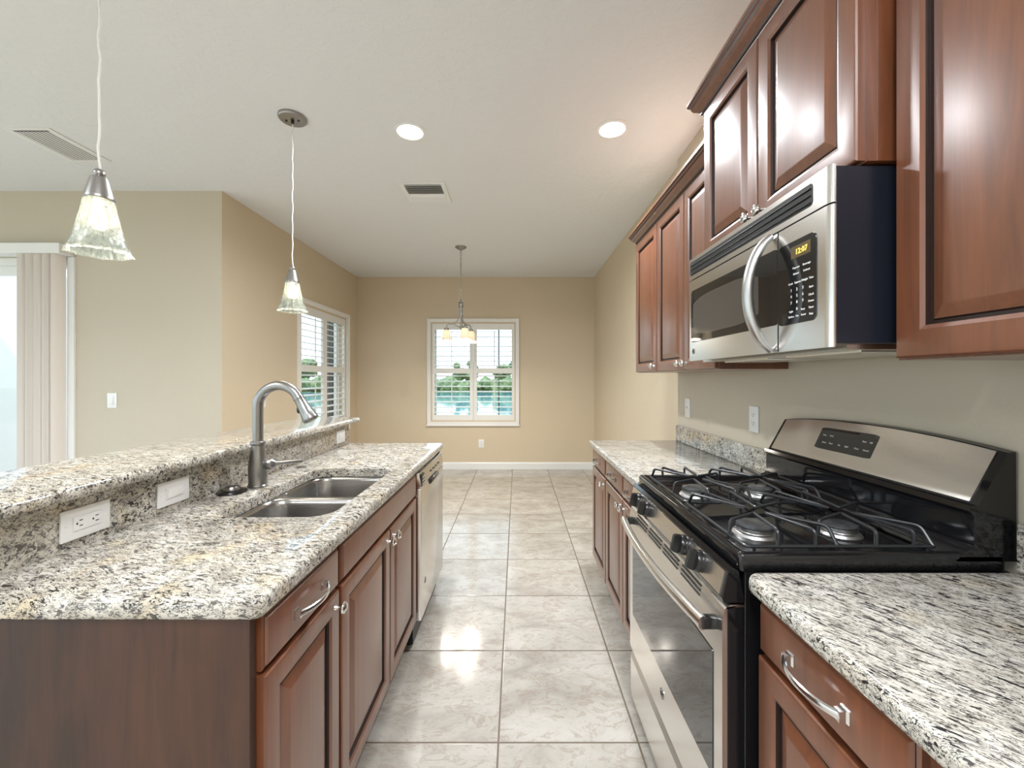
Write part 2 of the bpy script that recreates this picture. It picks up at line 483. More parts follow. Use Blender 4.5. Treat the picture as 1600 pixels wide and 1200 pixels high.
def wall_y(name, y0, y1, x0, x1, holes, mat, label):
    mb = MB(); hs = sorted(holes); x = x0
    for a, b, c, d in hs:
        mb.box(x, a, y0, y1, 0, HC)
        if c > 0: mb.box(a, b, y0, y1, 0, c)
        mb.box(a, b, y0, y1, d, HC); x = b
    mb.box(x, x1, y0, y1, 0, HC)
    return struct(mb.build(name, mat, smooth=False), label, 'wall')
def wall_x(name, x0, x1, y0, y1, holes, mat, label):
    mb = MB(); hs = sorted(holes); y = y0
    for a, b, c, d in hs:
        mb.box(x0, x1, y, a, 0, HC)
        if c > 0: mb.box(x0, x1, a, b, 0, c)
        mb.box(x0, x1, a, b, d, HC); y = b
    mb.box(x0, x1, y, y1, 0, HC)
    return struct(mb.build(name, mat, smooth=False), label, 'wall')
WZ0, WZ1 = .651, 2.213
wall_y('wall_back', YB, YB+.15, XL, 1.3, [(-1.25, -.042, WZ0+.07, WZ1-.07)], M['wall_tan'], 'tan far wall of the dining nook with shuttered window')
wall_x('wall_left', XL-.15, XL, YL+.001, YB+.15, [(4.50, 5.68, WZ0+.07, WZ1-.07)], M['wall_tan'], 'tan left wall of the dining nook with shuttered window')
wall_y('wall_living', YL, YL+.14, -6.5, XL-.004, [(-5.7, -3.53, 0, 2.30)], M['wall_greige'], 'greige living area wall with sliding door and vertical blinds')
wall_x('wall_right', XK, 1.3, -4.0, 2.83, [], M['wall_greige'], 'greige kitchen wall behind the range and cabinets')
wall_x('wall_dining', XR, 1.3, 2.83, YB, [], M['wall_tan'], 'pale tan right wall of the dining nook')
wall_x('wall_far_left', -6.65, -6.5, -4.0, YL+.14, [(-3.85, 3.05, 0, 2.5)], M['wall_greige'], 'greige living area side wall with wide opening')  # unseen wall; its opening is enlarged to bring in more daylight
wall_y('wall_behind', -4.15, -4.0, -6.5, 1.3, [(-6.1, -2.5, 0, 2.5)], M['wall_greige'], 'greige wall behind the viewpoint')  # unseen wall; its opening is added for frontal daylight

def baseboard(name, poly, axis, a, b):
    mb = MB(); mb.prism(poly, axis, a, b)
    o = mb.build(name, M['white'], smooth=False); o['kind'] = 'structure'
    o['label'] = 'white painted baseboard along the wall'; o['category'] = 'baseboard'; return o
def bprof(s): return [(0, 0), (s*.016, 0), (s*.016, .085), (s*.010, .098), (s*.006, .104), (0, .104)]
baseboard('baseboard_back', [(YB+p[0], p[1]) for p in bprof(-1)], 'x', XL+.016, XR-.016)
baseboard('baseboard_left', [(XL+p[0], p[1]) for p in bprof(1)], 'y', YL, YB)
baseboard('baseboard_right', [(XR+p[0], p[1]) for p in bprof(-1)], 'y', 2.83, YB)
baseboard('baseboard_living', [(YL+p[0], p[1]) for p in bprof(-1)], 'x', -3.52, XL)

# shuttered windows; P(u, w, z): u along the wall, w out of the wall into the room
def shutter_window(name, P, L, label, post=None):
    t = bpy.data.objects.new(name, None); C.objects.link(t); ROOT[name] = Vector((0, 0, 0))
    struct(t, label, 'window')
    def bx(mb, u0, u1, w0, w1, z0, z1, bev=0):
        a, b = P(u0, w0, z0), P(u1, w1, z1); mb.box(a[0], b[0], a[1], b[1], a[2], b[2], bev)
    fr = MB(); z0, z1 = WZ0, WZ1
    F = .048
    for (u0, u1, a, b) in ((0, F, z0, z1), (L-F, L, z0, z1), (F, L-F, z0, z0+F), (F, L-F, z1-F, z1)):
        bx(fr, u0, u1, -.06, .022, a, b)
    for (u0, u1, a, b) in ((0, .014, z0, z1), (L-.014, L, z0, z1), (.014, L-.014, z0, z0+.014), (.014, L-.014, z1-.014, z1)):
        bx(fr, u0, u1, .022, .034, a, b)
    bx(fr, -.008, L+.008, .0, .040, z0-.012, z0+.006)
    fr.build('window_frame', M['shutter'], t, smooth=False)
    sa = MB()                                                      # outside sash behind the shutters
    for (u0, u1, a, b) in ((.07, .11, z0+.07, z1-.07), (L-.11, L-.07, z0+.07, z1-.07), (.11, L-.11, z0+.07, z0+.11), (.11, L-.11, z1-.11, z1-.07), (.11, L-.11, 1.43, 1.47)):
        bx(sa, u0, u1, -.145, -.105, a, b)
    sa.build('sash', M['white'], t, smooth=False)
    if post:
        mu = MB(); bx(mu, post-.011, post+.011, -.112, -.102, z0+.11, z1-.11); mu.build('mullion', M['column'], t, smooth=False)
    gl = MB(); bx(gl, .10, L-.10, -.128, -.122, z0+.10, z1-.10); gl.build('pane', M['pane'], t, smooth=False)
    mid = L/2
    for k in range(2):
        u0, u1 = (F+.002, mid-.002) if k == 0 else (mid+.002, L-F-.002)
        sp = MB(); st = .050; a, b = z0+F+.003, z1-F-.003
        zr0, zr1 = 1.410, 1.487
        zl0, zl1 = a+.098, b-.105
        bx(sp, u0, u0+st, -.036, -.004, a, b, .003); bx(sp, u1-st, u1, -.036, -.004, a, b, .003)
        bx(sp, u0+st, u1-st, -.036, -.004, a, zl0, .003); bx(sp, u0+st, u1-st, -.036, -.004, zl1, b, .003)
        bx(sp, u0+st, u1-st, -.036, -.004, zr0, zr1, .003)
        pan = sp.build('shutter_panel', M['shutter'], t, smooth=False)
        for (c, d) in ((zl0, zr0), (zr1, zl1)):
            n = max(1, round((d-c)/.0755)); lo = MB(); rod = MB()
            for i in range(n):
                zc = c + (d-c)*(i+.5)/n; tilt = math.radians(9)
                ring = []
                for uu in (u0+st+.001, u1-st-.001):
                    r = []
                    for j in range(8):
                        q = 2*PI*j/8; aa = .036*math.cos(q); bb = .0062*math.sin(q)
                        r.append(P(uu, -.020 + aa*math.cos(tilt) - bb*math.sin(tilt), zc - aa*math.sin(tilt) + bb*math.cos(tilt)))
                    ring.append(r)
                lo.loops(ring)
            lo.build('louvers', M['shutter'], pan)
            uc = (u0+u1)/2
            bx(rod, uc-.006, uc+.006, .018, .029, c+.03, d-.02, .003)
            rod.build('tilt_rod', M['shutter'], pan, smooth=False)
    return t
shutter_window('window_1', lambda u, w, z: (-1.320+u, YB-w, z), 1.348, 'white plantation shutter window in the far tan wall', 1.046)
shutter_window('window_2', lambda u, w, z: (XL+w, 4.43+u, z), 1.32, 'white plantation shutter window in the left tan wall')

# sliding door, seen at the left edge
t = bpy.data.objects.new('door_1', None); C.objects.link(t); ROOT['door_1'] = Vector((0, 0, 0))
struct(t, 'white framed sliding glass door behind the blinds', 'door')
mb = MB()
for a, b, c, d in ((-3.60, -3.53, 0, 2.30), (-5.70, -5.63, 0, 2.30), (-5.63, -3.60, 2.24, 2.30), (-5.63, -3.60, 0, .03)):
    mb.box(a, b, YL+.02, YL+.13, c, d)
mb.build('door_frame', M['white'], t, smooth=False)
mb = MB()
for a, b, c, d in ((-3.925, -3.865, .03, 2.24), (-4.70, -4.64, .03, 2.24), (-4.64, -3.925, .03, .10), (-4.64, -3.925, 2.17, 2.24)):
    mb.box(a, b, YL+.05, YL+.085, c, d)
mb.build('sliding_panel', M['white'], t, smooth=False)
mb = MB(); mb.box(-4.65, -3.92, YL+.064, YL+.070, .09, 2.18); mb.build('pane', M['pane'], t, smooth=False)
# trim along the right jamb
mb = MB(); mb.box(-3.578, -3.522, YL-.016, YL+.02, 0, 2.30, .003)
o = struct(mb.build('trim_1', M['white'], smooth=False), 'white jamb trim beside the vertical blinds', 'trim')

t = thing('vertical_blind', 'beige vertical blinds gathered at the right of the sliding door', 'blind', (-3.72, YL-.06, 2.3))
mb = MB(); mb.box(-5.75, -3.53, YL-.115, YL-.004, 2.302, 2.380, .004); mb.build('valance', M['white'], t, smooth=False)
mb = MB(); n = 9
for i in range(n):
    x = -3.852 + i*.0325; a = (.75, 1.25, .95, 1.35, .8, 1.2, .9, 1.3, 1.1)[i]; w = .043
    ring = []
    for z in (.02, 2.305):
        r = []
        for s in range(7):
            q = s/6*2-1; bow = .007*(1-q*q)
            r.append((x + q*w*math.cos(a) + bow*math.sin(a), YL-.062 + q*w*math.sin(a) - bow*math.cos(a), z))
        ring.append(r + [(p[0]+.0012*math.sin(a), p[1]-.0012*math.cos(a), p[2]) for p in r[::-1]])
    mb.loops(ring)
mb.build('vanes', M['blind'], t)

# ------------------------------------------------------------------ plates on walls
def plate(name, label, cat, c, n, up, kind, horiz=False, group=None):
    """n: outward normal, up: plate's long direction, kind: duplex / decora / rocker / toggle"""
    c = Vector(c); n = Vector(n); up = Vector(up); s = up.cross(n)
    t = thing(name, label, cat, tuple(c), group)
    def bx(mb, a, b, e, f, g, h, bev=0):
        # a..b across, e..f along up, g..h out
        pts = [c + s*u + up*v + n*w for u in (a, b) for v in (e, f) for w in (g, h)]
        xs = [p.x for p in pts]; ys = [p.y for p in pts]; zs = [p.z for p in pts]
        mb.box(min(xs), max(xs), min(ys), max(ys), min(zs), max(zs), bev)
    mb = MB(); bx(mb, -.038, .038, -.060, .060, 0, .006, .0022); mb.build('cover_plate', M['plate'], t)
    for v in ((-.048, .048) if kind != 'duplex' else (0,)):
        MB().lathe([(.0032, 0), (.0032, .0008), (.002, .0014)], tuple(c + up*v + n*.006), tuple(n), 10).build('screw', M['plate'], t)
    if kind in ('decora', 'rocker'):
        mb = MB(); bx(mb, -.0170, .0170, -.0335, .0335, .006, .0085, .001); f = mb.build('receptacle' if kind == 'decora' else 'rocker', M['plate'], t)
        if kind == 'rocker':
            mb = MB(); bx(mb, -.0135, .0135, -.029, .029, .0085, .0105, .001); mb.build('paddle', M['plate'], f)
    elif kind == 'toggle':
        mb = MB(); bx(mb, -.005, .005, -.012, .012, .006, .007); bx(mb, -.0035, .0035, -.001, .009, .007, .017, .001); f = mb.build('toggle', M['plate'], t)
    if kind in ('duplex', 'decora'):
        h = .0078 if kind == 'duplex' else .0085
        for v in (-.0195, .0195):
            if kind == 'duplex':
                mb = MB(); bx(mb, -.016, .016, v-.0135, v+.0135, .006, .0078, .001); f = mb.build('receptacle', M['plate'], t)
            for u in (-.0065, .0065):
                mb = MB(); bx(mb, u-.0011, u+.0011, v-.001, v+.007, h-.001, h+.0003); mb.build('slot', M['slot'], f)
            mb = MB(); bx(mb, -.0022, .0022, v-.0085, v-.0045, h-.001, h+.0003); mb.build('slot', M['slot'], f)
    return t
XS = -1.095
plate('electrical_outlet', 'white outlet plate on the granite splash nearest the front end', 'outlet', (XS, 1.047, .972), (1, 0, 0), (0, 1, 0), 'decora')
plate('light_switch', 'white rocker switch plate on the granite splash left of faucet', 'switch', (XS, 1.314, .972), (1, 0, 0), (0, 1, 0), 'rocker')
plate('light_switch', 'small white switch plate on splash at the far end of the island', 'switch', (XS, 2.56, .974), (1, 0, 0), (0, 1, 0), 'rocker')
plate('light_switch', 'white wall switch right of the vertical blinds', 'switch', (-3.23, YL, 1.157), (0, -1, 0), (0, 0, 1), 'rocker')
plate('light_switch', 'white wall plate mostly hidden behind the faucet neck', 'switch', (XL, 3.83, 1.126), (1, 0, 0), (0, 0, 1), 'toggle')
plate('electrical_outlet', 'ivory outlet low on the far wall below the shuttered window', 'outlet', (-.528, YB, .378), (0, -1, 0), (0, 0, 1), 'duplex')
plate('light_switch', 'white switch plate on kitchen wall under the upper cabinets', 'switch', (XK, 2.66, 1.143), (-1, 0, 0), (0, 0, 1), 'toggle')
plate('electrical_outlet', 'white duplex outlet on kitchen wall left of the range back', 'outlet', (XK, 1.915, 1.143), (-1, 0, 0), (0, 0, 1), 'duplex')

# ------------------------------------------------------------------ island
ZC0, ZC1 = .875, .914
XI = -.48
XFI = -.51                                         # island face frame plane
mb = MB(); mb.box(-1.235, -1.115, .80, 2.69, 0, 1.043)
struct(mb.build('wall_island', M['wall_greige'], smooth=False), 'low half wall carrying the raised bar', 'wall')

def base_cab(label, y0, y1, xf, nx, depth, cols, split=None, single_drawer=True, group=None):
    """cols: list of (y0, y1, knob side, drawer pull)"""
    xbk = xf - nx*depth
    t = thing('base_cabinet', label, 'cabinet', ((xf+xbk)/2, (y0+y1)/2, 0), group)
    mb = MB()
    a, b = sorted((xf - nx*.02, xbk))
    mb.box(a, b, y0, y0+.018, .11, ZC0-.001); mb.box(a, b, y1-.018, y1, .11, ZC0-.001)
    mb.box(a, b, y0+.018, y1-.018, .11, .128)
    mb.box(xbk, xbk+nx*.012, y0+.018, y1-.018, .128, ZC0-.001)
    mb.build('carcass', M['wood_in'], t, smooth=False)
    mb = MB(); fw = .030
    mb.box(xf-nx*.02, xf, y0, y0+fw, .11, ZC0-.001); mb.box(xf-nx*.02, xf, y1-fw, y1, .11, ZC0-.001)
    for z0, z1 in ((.11, .16), (.735, .775), (.85, ZC0-.001)): mb.box(xf-nx*.02, xf, y0+fw, y1-fw, z0, z1)
    if len(cols) > 1: mb.box(xf-nx*.02, xf, (y0+y1)/2-.015, (y0+y1)/2+.015, .16, .735)
    mb.build('face_frame', M['wood'], t, smooth=False)
    mb = MB(); x1 = xf - nx*.075; mb.box(x1, x1 - nx*.016, y0, y1, 0, .11); mb.build('toe_kick', M['toe'], t, smooth=False)
    if split is not None: add_drawer(t, y0+.010, y1-.010, .759, .868, xf, nx, False, 'drawer_front')
    for c0, c1, side, pull in cols:
        if split is None: add_drawer(t, c0, c1, .759, .868, xf, nx, pull)
        ky = c0+.030 if side < 0 else c1-.030
        add_door(t, c0, c1, .150, .749, xf, nx, (ky, .715))
    return t
base_cab('cherry island cabinet with one drawer and bow pull at the near end', .80, 1.150, XFI, 1, .58, [(.806, 1.142, 1, True)])
base_cab('cherry sink cabinet with plain false front and two knobbed doors', 1.150, 2.02, XFI, 1, .58, [(1.160, 1.594, 1, False), (1.602, 2.010, -1, False)], split=True)
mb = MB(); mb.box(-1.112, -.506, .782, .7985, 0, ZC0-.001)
tag(mb.build('end_panel', M['wood_dark'], smooth=False), 'dark wooden end panel closing the near end of the island', 'panel')
mb = MB(); mb.box(-1.09, -.495, 2.640, 2.660, .11, ZC0-.001); mb.box(-1.09, -.60, 2.640, 2.660, 0, .11)
tag(mb.build('end_panel', M['wood'], smooth=False), 'cherry end panel closing the far end of the island past the dishwasher', 'panel')

HOLE = (-.930, -.572, 1.248, 1.925)
o = slab(-1.113, XI, .772, 2.692, ZC0, ZC1, .022, .012, HOLE, .075).build('countertop', M['granite'], ang=.7)
tag(o, 'speckled granite island countertop with the undermount sink cutout', 'countertop')
mb = MB(); mb.box(-1.114, XS, .772, 2.692, ZC1, 1.043)
tag(mb.build('backsplash', M['granite3'], smooth=False), 'upright granite splash between island counter and raised bar', 'backsplash')
o = slab(-1.425, -1.042, .55, 2.755, 1.0432, 1.0762, .02, .014).build('bar_top', M['granite'], ang=.7)
tag(o, 'raised speckled granite bar top along the left of the island', 'countertop')

# sink
t = thing('kitchen_sink', 'stainless steel double bowl undermount sink in the island counter', 'sink', (-.75, 1.59, .67))
mb = MB(); zt = ZC0-.0012; bm = mb.bm
outer = [(p[0], p[1], zt) for p in rrect(-.950, -.556, 1.230, 1.945, .08, 8)]
O = [bm.verts.new(p) for p in outer]
def re_(r): return [bm.edges.get((r[i], r[(i+1) % len(r)])) or bm.edges.new((r[i], r[(i+1) % len(r)])) for i in range(len(r))]
ed = re_(O); bowls = [(1.246, 1.572), (1.600, 1.928)]
for y0, y1 in bowls:
    rings = []
    for d, z, r in ((-.002, zt, .072), (.004, zt-.004, .070), (.008, zt-.02, .068), (.014, .72, .066), (.022, .695, .06), (.045, .682, .045), (.12, .676, .02)):
        rings.append([(p[0], p[1], z) for p in rrect(-.932+d, -.570-d, y0+d, y1-d, r, 6)])
    R = mb.loops(rings, False, True)
    ed += re_(R[0])
bmesh.ops.triangle_fill(bm, edges=ed, use_beauty=True)
bowl = mb.build('bowl', M['steel_sink'], t, ang=.9)
for y0, y1 in bowls:
    mb = MB(); mb.lathe([(.045, 0), (.045, .003), (.036, .004), (.030, .001), (.001, .001)], (-.75, (y0+y1)/2, .6765), seg=24); mb.build('drain', M['chrome'], t)

# faucet
fx, fy, fz = -1.003, 1.600, ZC1
t = thing('kitchen_faucet', 'brushed nickel gooseneck faucet with pull-down spray head', 'faucet', (fx, fy, fz))
mb = MB(); mb.lathe([(.036, 0), (.036, .006), (.033, .010), (.033, .014), (.0315, .018), (.0335, .05), (.0335, .075), (.029, .115), (.0235, .145), (.0225, .160), (.0265, .163), (.0275, .168), (.0265, .173), (.0215, .176)], (fx, fy, fz), seg=32)
mb.build('body', M['nickel'], t)
mb = MB(); R_ = .082; zc = 1.222; pts = [(fx, fy, fz+.172), (fx, fy, 1.16)]
for i in range(0, 15):
    a = PI - PI*i/14*.86; pts.append((fx + R_ + R_*math.cos(a), fy, zc + R_*math.sin(a)))
d = (Vector(pts[-1]) - Vector(pts[-2])).normalized()
mb.tube(pts, .0185, 20); mb.build('spout', M['nickel'], t)
mb = MB(); p = Vector(pts[-1])
pr = [(.0195, -.004), (.0205, .0), (.0195, .006), (.019, .010), (.0205, .03), (.0245, .06), (.0285, .085), (.030, .092), (.029, .098), (.026, .101), (.022, .1005)]
mb.lathe(pr, p, d, 48, wob=lambda q, h: (-.0012 if (.02 < h < .088 and math.sin(q*18) > 0) else 0))
h = mb.build('spray_head', M['nickel'], t)
mb = MB(); c = p + d*.040 + Vector((0, 0, 0)); side = Vector((-d.z, 0, d.x)); side = side if side.x < 0 else -side
mb.sphere(tuple(c + side*.0215), .011, 2, (.7, .8, 1.5)); mb.build('spray_button', M['black_plastic'], h)
mb = MB(); mb.lathe([(.024, 0), (.024, .001), (.001, .001)], p + d*.1005, d, 24); mb.build('nozzle', M['black_plastic'], h)
mb = MB(); mb.lathe([(.012, .026), (.020, .034), (.0235, .045), (.022, .056), (.014, .064), (.0095, .068), (.0085, .09), (.0078, .15), (.0070, .166), (.001, .1665)], (fx, fy, fz+.082), (1, .12, .10), 24)
mb.build('handle', M['nickel'], t)

mb = MB(); mb.lathe([(.046, 0), (.048, .003), (.046, .009), (.036, .013), (.026, .014), (.024, .020), (.020, .027), (.008, .029), (.001, .0292)], (-1.043, 1.512, ZC1), seg=32)
t = thing('sink_stopper', 'round dark sink stopper lying on the counter behind the faucet', 'stopper', (-1.043, 1.512, ZC1))
mb2 = MB(); mb2.lathe([(.046, 0), (.0485, .003), (.046, .009), (.036, .0125), (.001, .013)], (-1.043, 1.512, ZC1), seg=32); mb2.build('flange', M['black_plastic'], t)
mb2 = MB(); mb2.lathe([(.027, .0125), (.0265, .017), (.022, .024), (.008, .0265), (.001, .027)], (-1.043, 1.512, ZC1), seg=24); mb2.build('cap', M['nickel'], t)
mb.bm.free()
mb = MB(); mb.lathe([(.022, 0), (.022, .002), (.019, .0035), (.012, .0028), (.001, .0028)], (-1.016, 1.945, ZC1), seg=24)
tag(mb.build('hole_cover', M['pewter']), 'small flat round hole cover on the counter right of the faucet', 'hole cover')

# dishwasher
y0, y1 = 2.032, 2.632; xf = -.472
t = thing('dishwasher', 'stainless steel dishwasher at the far end of the island', 'dishwasher', (-.78, 2.332, 0))
mb = MB(); mb.box(-1.07, -.515, y0, y1, .10, .868); mb.build('tub', M['black_paint'], t, smooth=False)
mb = MB(); mb.box(-.515, xf, y0+.004, y1-.004, .135, .788, .006); dd = mb.build('door', M['steel'], t)
mb = MB(); mb.box(-.515, -.56, y0+.01, y1-.01, .02, .10); mb.build('toe_kick', M['black_paint'], t, smooth=False)
mb = MB()
mb.prism([(-.515, .790), (xf, .790), (xf-.0, .800), (xf-.010, .862), (-.515, .868)], 'y', y0+.004, y1-.004, .003)
cp = mb.build('control_strip', M['steel'], t)
mb = MB(); mb.prism([(-.510, .762), (xf+.001, .762), (xf+.012, .770), (xf+.012, .790), (-.510, .790)], 'y', 2.23, 2.43, .002); mb.build('pocket_handle', M['black_plastic'], dd)
mb = MB(); mb.box(-.52, xf+.0015, y0+.012, y0+.075, .796, .856, .001)
mb.build('vent', M['black_plastic'], cp)
mb = MB()
for k in range(3): mb.box(xf, xf+.0028, y0+.02, y0+.067, .803+.017*k, .811+.017*k)
mb.build('vent_bars', M['steel'], cp, smooth=False)
mb = MB()
for k in range(4): MB().box(xf-.006, xf+.0012, 2.27+.07*k, 2.30+.07*k, .822, .829).build('button', M['black_plastic'], cp, smooth=False)
mb = MB(); mb.lathe([(.016, 0), (.016, .0016), (.013, .002), (.001, .002)], (xf, 2.12, .30), (1, 0, 0), 24); em = mb.build('emblem', M['pewter'], dd)
MB().text('GE', .016, (xf+.0023, 2.12, .30), (0, 1, 0), (0, 0, 1), .0004).build('emblem_letters', M['slot'], dd, smooth=False)
for yy in (y0+.05, y1-.05):
    mb = MB(); mb.lathe([(.016, 0), (.016, .01), (.008, .012), (.008, .10)], (-.54, yy, 0), seg=12); mb.build('foot', M['black_plastic'], t)
mb = MB(); mb.box(-1.08, XFI, 2.021, 2.031, .11, ZC0-.001); mb.box(-1.08, XFI-.08, 2.021, 2.031, 0, .11)
tag(mb.build('filler_strip', M['wood'], smooth=False), 'narrow cherry filler between sink cabinet and dishwasher', 'panel')

# ------------------------------------------------------------------ range-side base cabinets
XFR = .527
base_cab('cherry base cabinet with one drawer at the far right counter end', 2.375, 2.785, XFR, -1, .56, [(2.383, 2.780, -1, True)])
base_cab('cherry base cabinet with two drawers and doors left of the range', 1.672, 2.374, XFR, -1, .56, [(1.990, 2.368, -1, True), (1.680, 1.984, 1, True)])
base_cab('cherry base cabinet with bow pull drawer right of the range', .520, .880, XFR, -1, .56, [(.527, .872, -1, True)])
base_cab('cherry base cabinet cut off at the bottom right corner', -.30, .5195, XFR, -1, .56, [(.115, .494, 1, True), (-.29, .109, -1, True)])
o = slab(.488, XK-.001, 1.668, 2.812, ZC0, ZC1, .015, .010).build('countertop', M['granite2'], ang=.7)
tag(o, 'granite countertop beyond the range with shutter reflections', 'countertop')
o = slab(.490, XK-.001, -.32, .897, ZC0, ZC1, .03, .013).build('countertop', M['granite2'], ang=.7)
tag(o, 'granite countertop right of the range in the foreground', 'countertop')
mb = MB(); mb.box(1.078, XK-.001, 1.672, 2.812, ZC1, 1.017, .002)
tag(mb.build('backsplash', M['granite3'], smooth=False), 'low granite backsplash strip on the wall beyond the range', 'backsplash')
mb = MB(); mb.box(1.078, XK-.001, -.32, .893, ZC1, 1.017, .002)
tag(mb.build('backsplash', M['granite3'], smooth=False), 'low granite backsplash strip right of the range', 'backsplash')

# ------------------------------------------------------------------ upper cabinets
def crown(mb, path, prof):
    """path: xy points; prof: (offset to the left of travel, z)"""
    P = [Vector((p[0], p[1])) for p in path]; rings = []
    for i, p in enumerate(P):
        dirs = []
        if i > 0: dirs.append((P[i]-P[i-1]).normalized())
        if i < len(P)-1: dirs.append((P[i+1]-P[i]).normalized())
        ns = [Vector((-d.y, d.x)) for d in dirs]
        m = ns[0] if len(ns) == 1 else (ns[0]+ns[1])/(1+ns[0].dot(ns[1]))
        rings.append([(p.x+m.x*o, p.y+m.y*o, z) for o, z in prof])
    R = mb.loops(rings)
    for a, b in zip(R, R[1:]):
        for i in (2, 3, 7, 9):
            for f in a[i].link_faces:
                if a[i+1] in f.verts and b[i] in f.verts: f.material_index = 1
def crown_prof(z0, h=.078, pr=.055):
    q = [(0, 0), (.006, 0), (.008, .008), (.012, .012), (.013, .020), (.018, .026), (.028, .034), (.034, .046), (.036, .054), (.041, .058), (.043, .064), (.045, .066), (.045, .078), (0, .078)]
    return [(a*pr/.045, z0 + b*h/.078) for a, b in q]

def upper_cab(label, y0, y1, z0, z1, xf, doors, cz=None, ends=(False, False), gap=.003, st=.055):
    t = thing('wall_cabinet', label, 'cabinet', ((xf+XK)/2, (y0+y1)/2, z0))
    mb = MB(); mb.box(xf+.02, XK-.001, y0, y1, z0, z1, .001); mb.build('carcass', M['wood'], t, smooth=False)
    mb = MB(); fw = .03
    mb.box(xf, xf+.0199, y0, y0+fw, z0, z1); mb.box(xf, xf+.0199, y1-fw, y1, z0, z1)
    mb.box(xf, xf+.0199, y0+fw, y1-fw, z0, z0+fw); mb.box(xf, xf+.0199, y0+fw, y1-fw, z1-fw, z1)
    mb.build('face_frame', M['wood'], t, smooth=False)
    for a, b, side in doors:
        ky = (a+.030 if side < 0 else b-.030)
        add_door(t, a, b, z0+.004, (cz or z1)-.006, xf, -1, (ky, z0+.035), st=st)
    if cz:
        mb = MB()
        path = [(xf, y0), (xf, y1)]
        if ends[0]: path = [(XK-.002, y0)] + path
        if ends[1]: path = path + [(XK-.002, y1)]
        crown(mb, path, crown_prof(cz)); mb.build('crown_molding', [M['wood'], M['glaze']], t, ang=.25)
    return t
upper_cab('cherry wall cabinet with tall raised-panel door at the far end', 2.375, 2.795, 1.370, 2.29, .82, [(2.380, 2.792, -1)], 2.232, (False, True))
upper_cab('cherry wall cabinet with two doors just beyond the microwave', 1.675, 2.374, 1.370, 2.29, .82, [(1.990, 2.369, -1), (1.680, 1.984, 1)], 2.232)
upper_cab('cherry cabinet above the microwave with two raised-panel doors', .896, 1.668, 1.803, 2.46, .76, [(.903, 1.272, 1), (1.277, 1.640, -1)], 2.390, (False, True), st=.058)
upper_cab('large cherry wall cabinet at the top right of the view', .20, .888, 1.370, 2.29, .82, [(.500, .876, -1), (.21, .494, 1)], 2.232, (False, False), st=.062)

# ------------------------------------------------------------------ microwave
my0, my1, mx, mz0, mz1 = .902, 1.655, .685, 1.400, 1.800
t = thing('microwave', 'stainless over-the-range microwave with curved vertical handle', 'microwave', (.9, (my0+my1)/2, mz0))
mb = MB(); mb.box(.6985, XK-.002, my0+.004, my1-.004, mz0+.008, mz1-.002, .002); mb.build('case', M['black_paint'], t, smooth=False)
def front_prof(y0, y1, x, bx=.008, by=.020):
    # softly rounded vertical corners at both sides
    pts = [(.696, y0)]
    for i in range(6):
        a = PI/2*i/5; pts.append((x + bx*(1-math.sin(a)), y0 + by*(1-math.cos(a))))
    for i in range(6):
        a = PI/2*(1-i/5); pts.append((x + bx*(1-math.sin(a)), y1 - by*(1-math.cos(a))))
    pts.append((.696, y1)); return pts
mb = MB(); mb.prism(front_prof(my0, my1, mx), 'z', 1.717, mz1, 0); vs = mb.build('vent_strip', M['steel'], t)
mb = MB(); mb.prism(rrect(my0+.055, my1-.02, 1.733, 1.786, .010), 'x', mx+.012, mx-.0006); vb = mb.build('vent_slot', M['slot'], vs, smooth=False)
mb = MB()
for k in range(3):
    z = 1.7395 + .0165*k
    mb.prism([(mx-.004, z), (mx-.001, z-.001), (mx+.008, z+.008), (mx+.006, z+.010)], 'y', my0+.062, my1-.027)
mb.build('vent_louvers', M['black_plastic'], vs, smooth=False)
mb = MB(); mb.prism(front_prof(my0, my1, mx), 'z', mz0, 1.713, 0); dm = mb.build('front_panel', M['steel'], t)
for z0 in (1.4045, 1.7225):
    pass
mb = MB(); mb.box(mx-.0012, mx+.01, 1.0835, 1.0865, mz0+.001, 1.7125); mb.build('door_seam', M['slot'], dm, smooth=False)
def rp(y0, y1, z0, z1, r, x0, x1): return MB().prism(rrect(y0, y1, z0, z1, r), 'x', x0, x1)
rp(1.0865, my1-.032, 1.472, 1.672, .012, mx+.006, mx-.0020).build('door_glass', M['glass_black'], dm, smooth=False)
mb = MB(); pts = []
for i in range(25):
    u = i/24; pts.append((1.17 + (my1-.052-1.17)*u, 1.640 - .022*(2*u-1)**4))
for i in range(25):
    u = 1-i/24; pts.append((1.17 + (my1-.052-1.17)*u, 1.496 + .018*(2*u-1)**4))
mb.prism(pts, 'x', mx, mx-.0026); mb.build('window_mesh', M['glass_window'], dm, smooth=False)
kp = rp(.945, 1.0835, 1.466, 1.670, .016, mx+.006, mx-.0020).build('control_panel', M['glass_black'], t, smooth=False)
rp(.962, 1.030, 1.626, 1.656, .002, mx, mx-.0026).build('display', M['lcd_bg'], kp, smooth=False)
mb = MB(); mb.text('12:07', .019, (mx-.0030, .993, 1.640), (0, -1, 0), (0, 0, 1)); mb.build('clock_digits', M['lcd'], kp, smooth=False)
mb = MB(); X = mx-.0023; tx = lambda s, sz, y, z: mb.text(s, sz, (X, y, z), (0, -1, 0), (0, 0, 1), .0003)
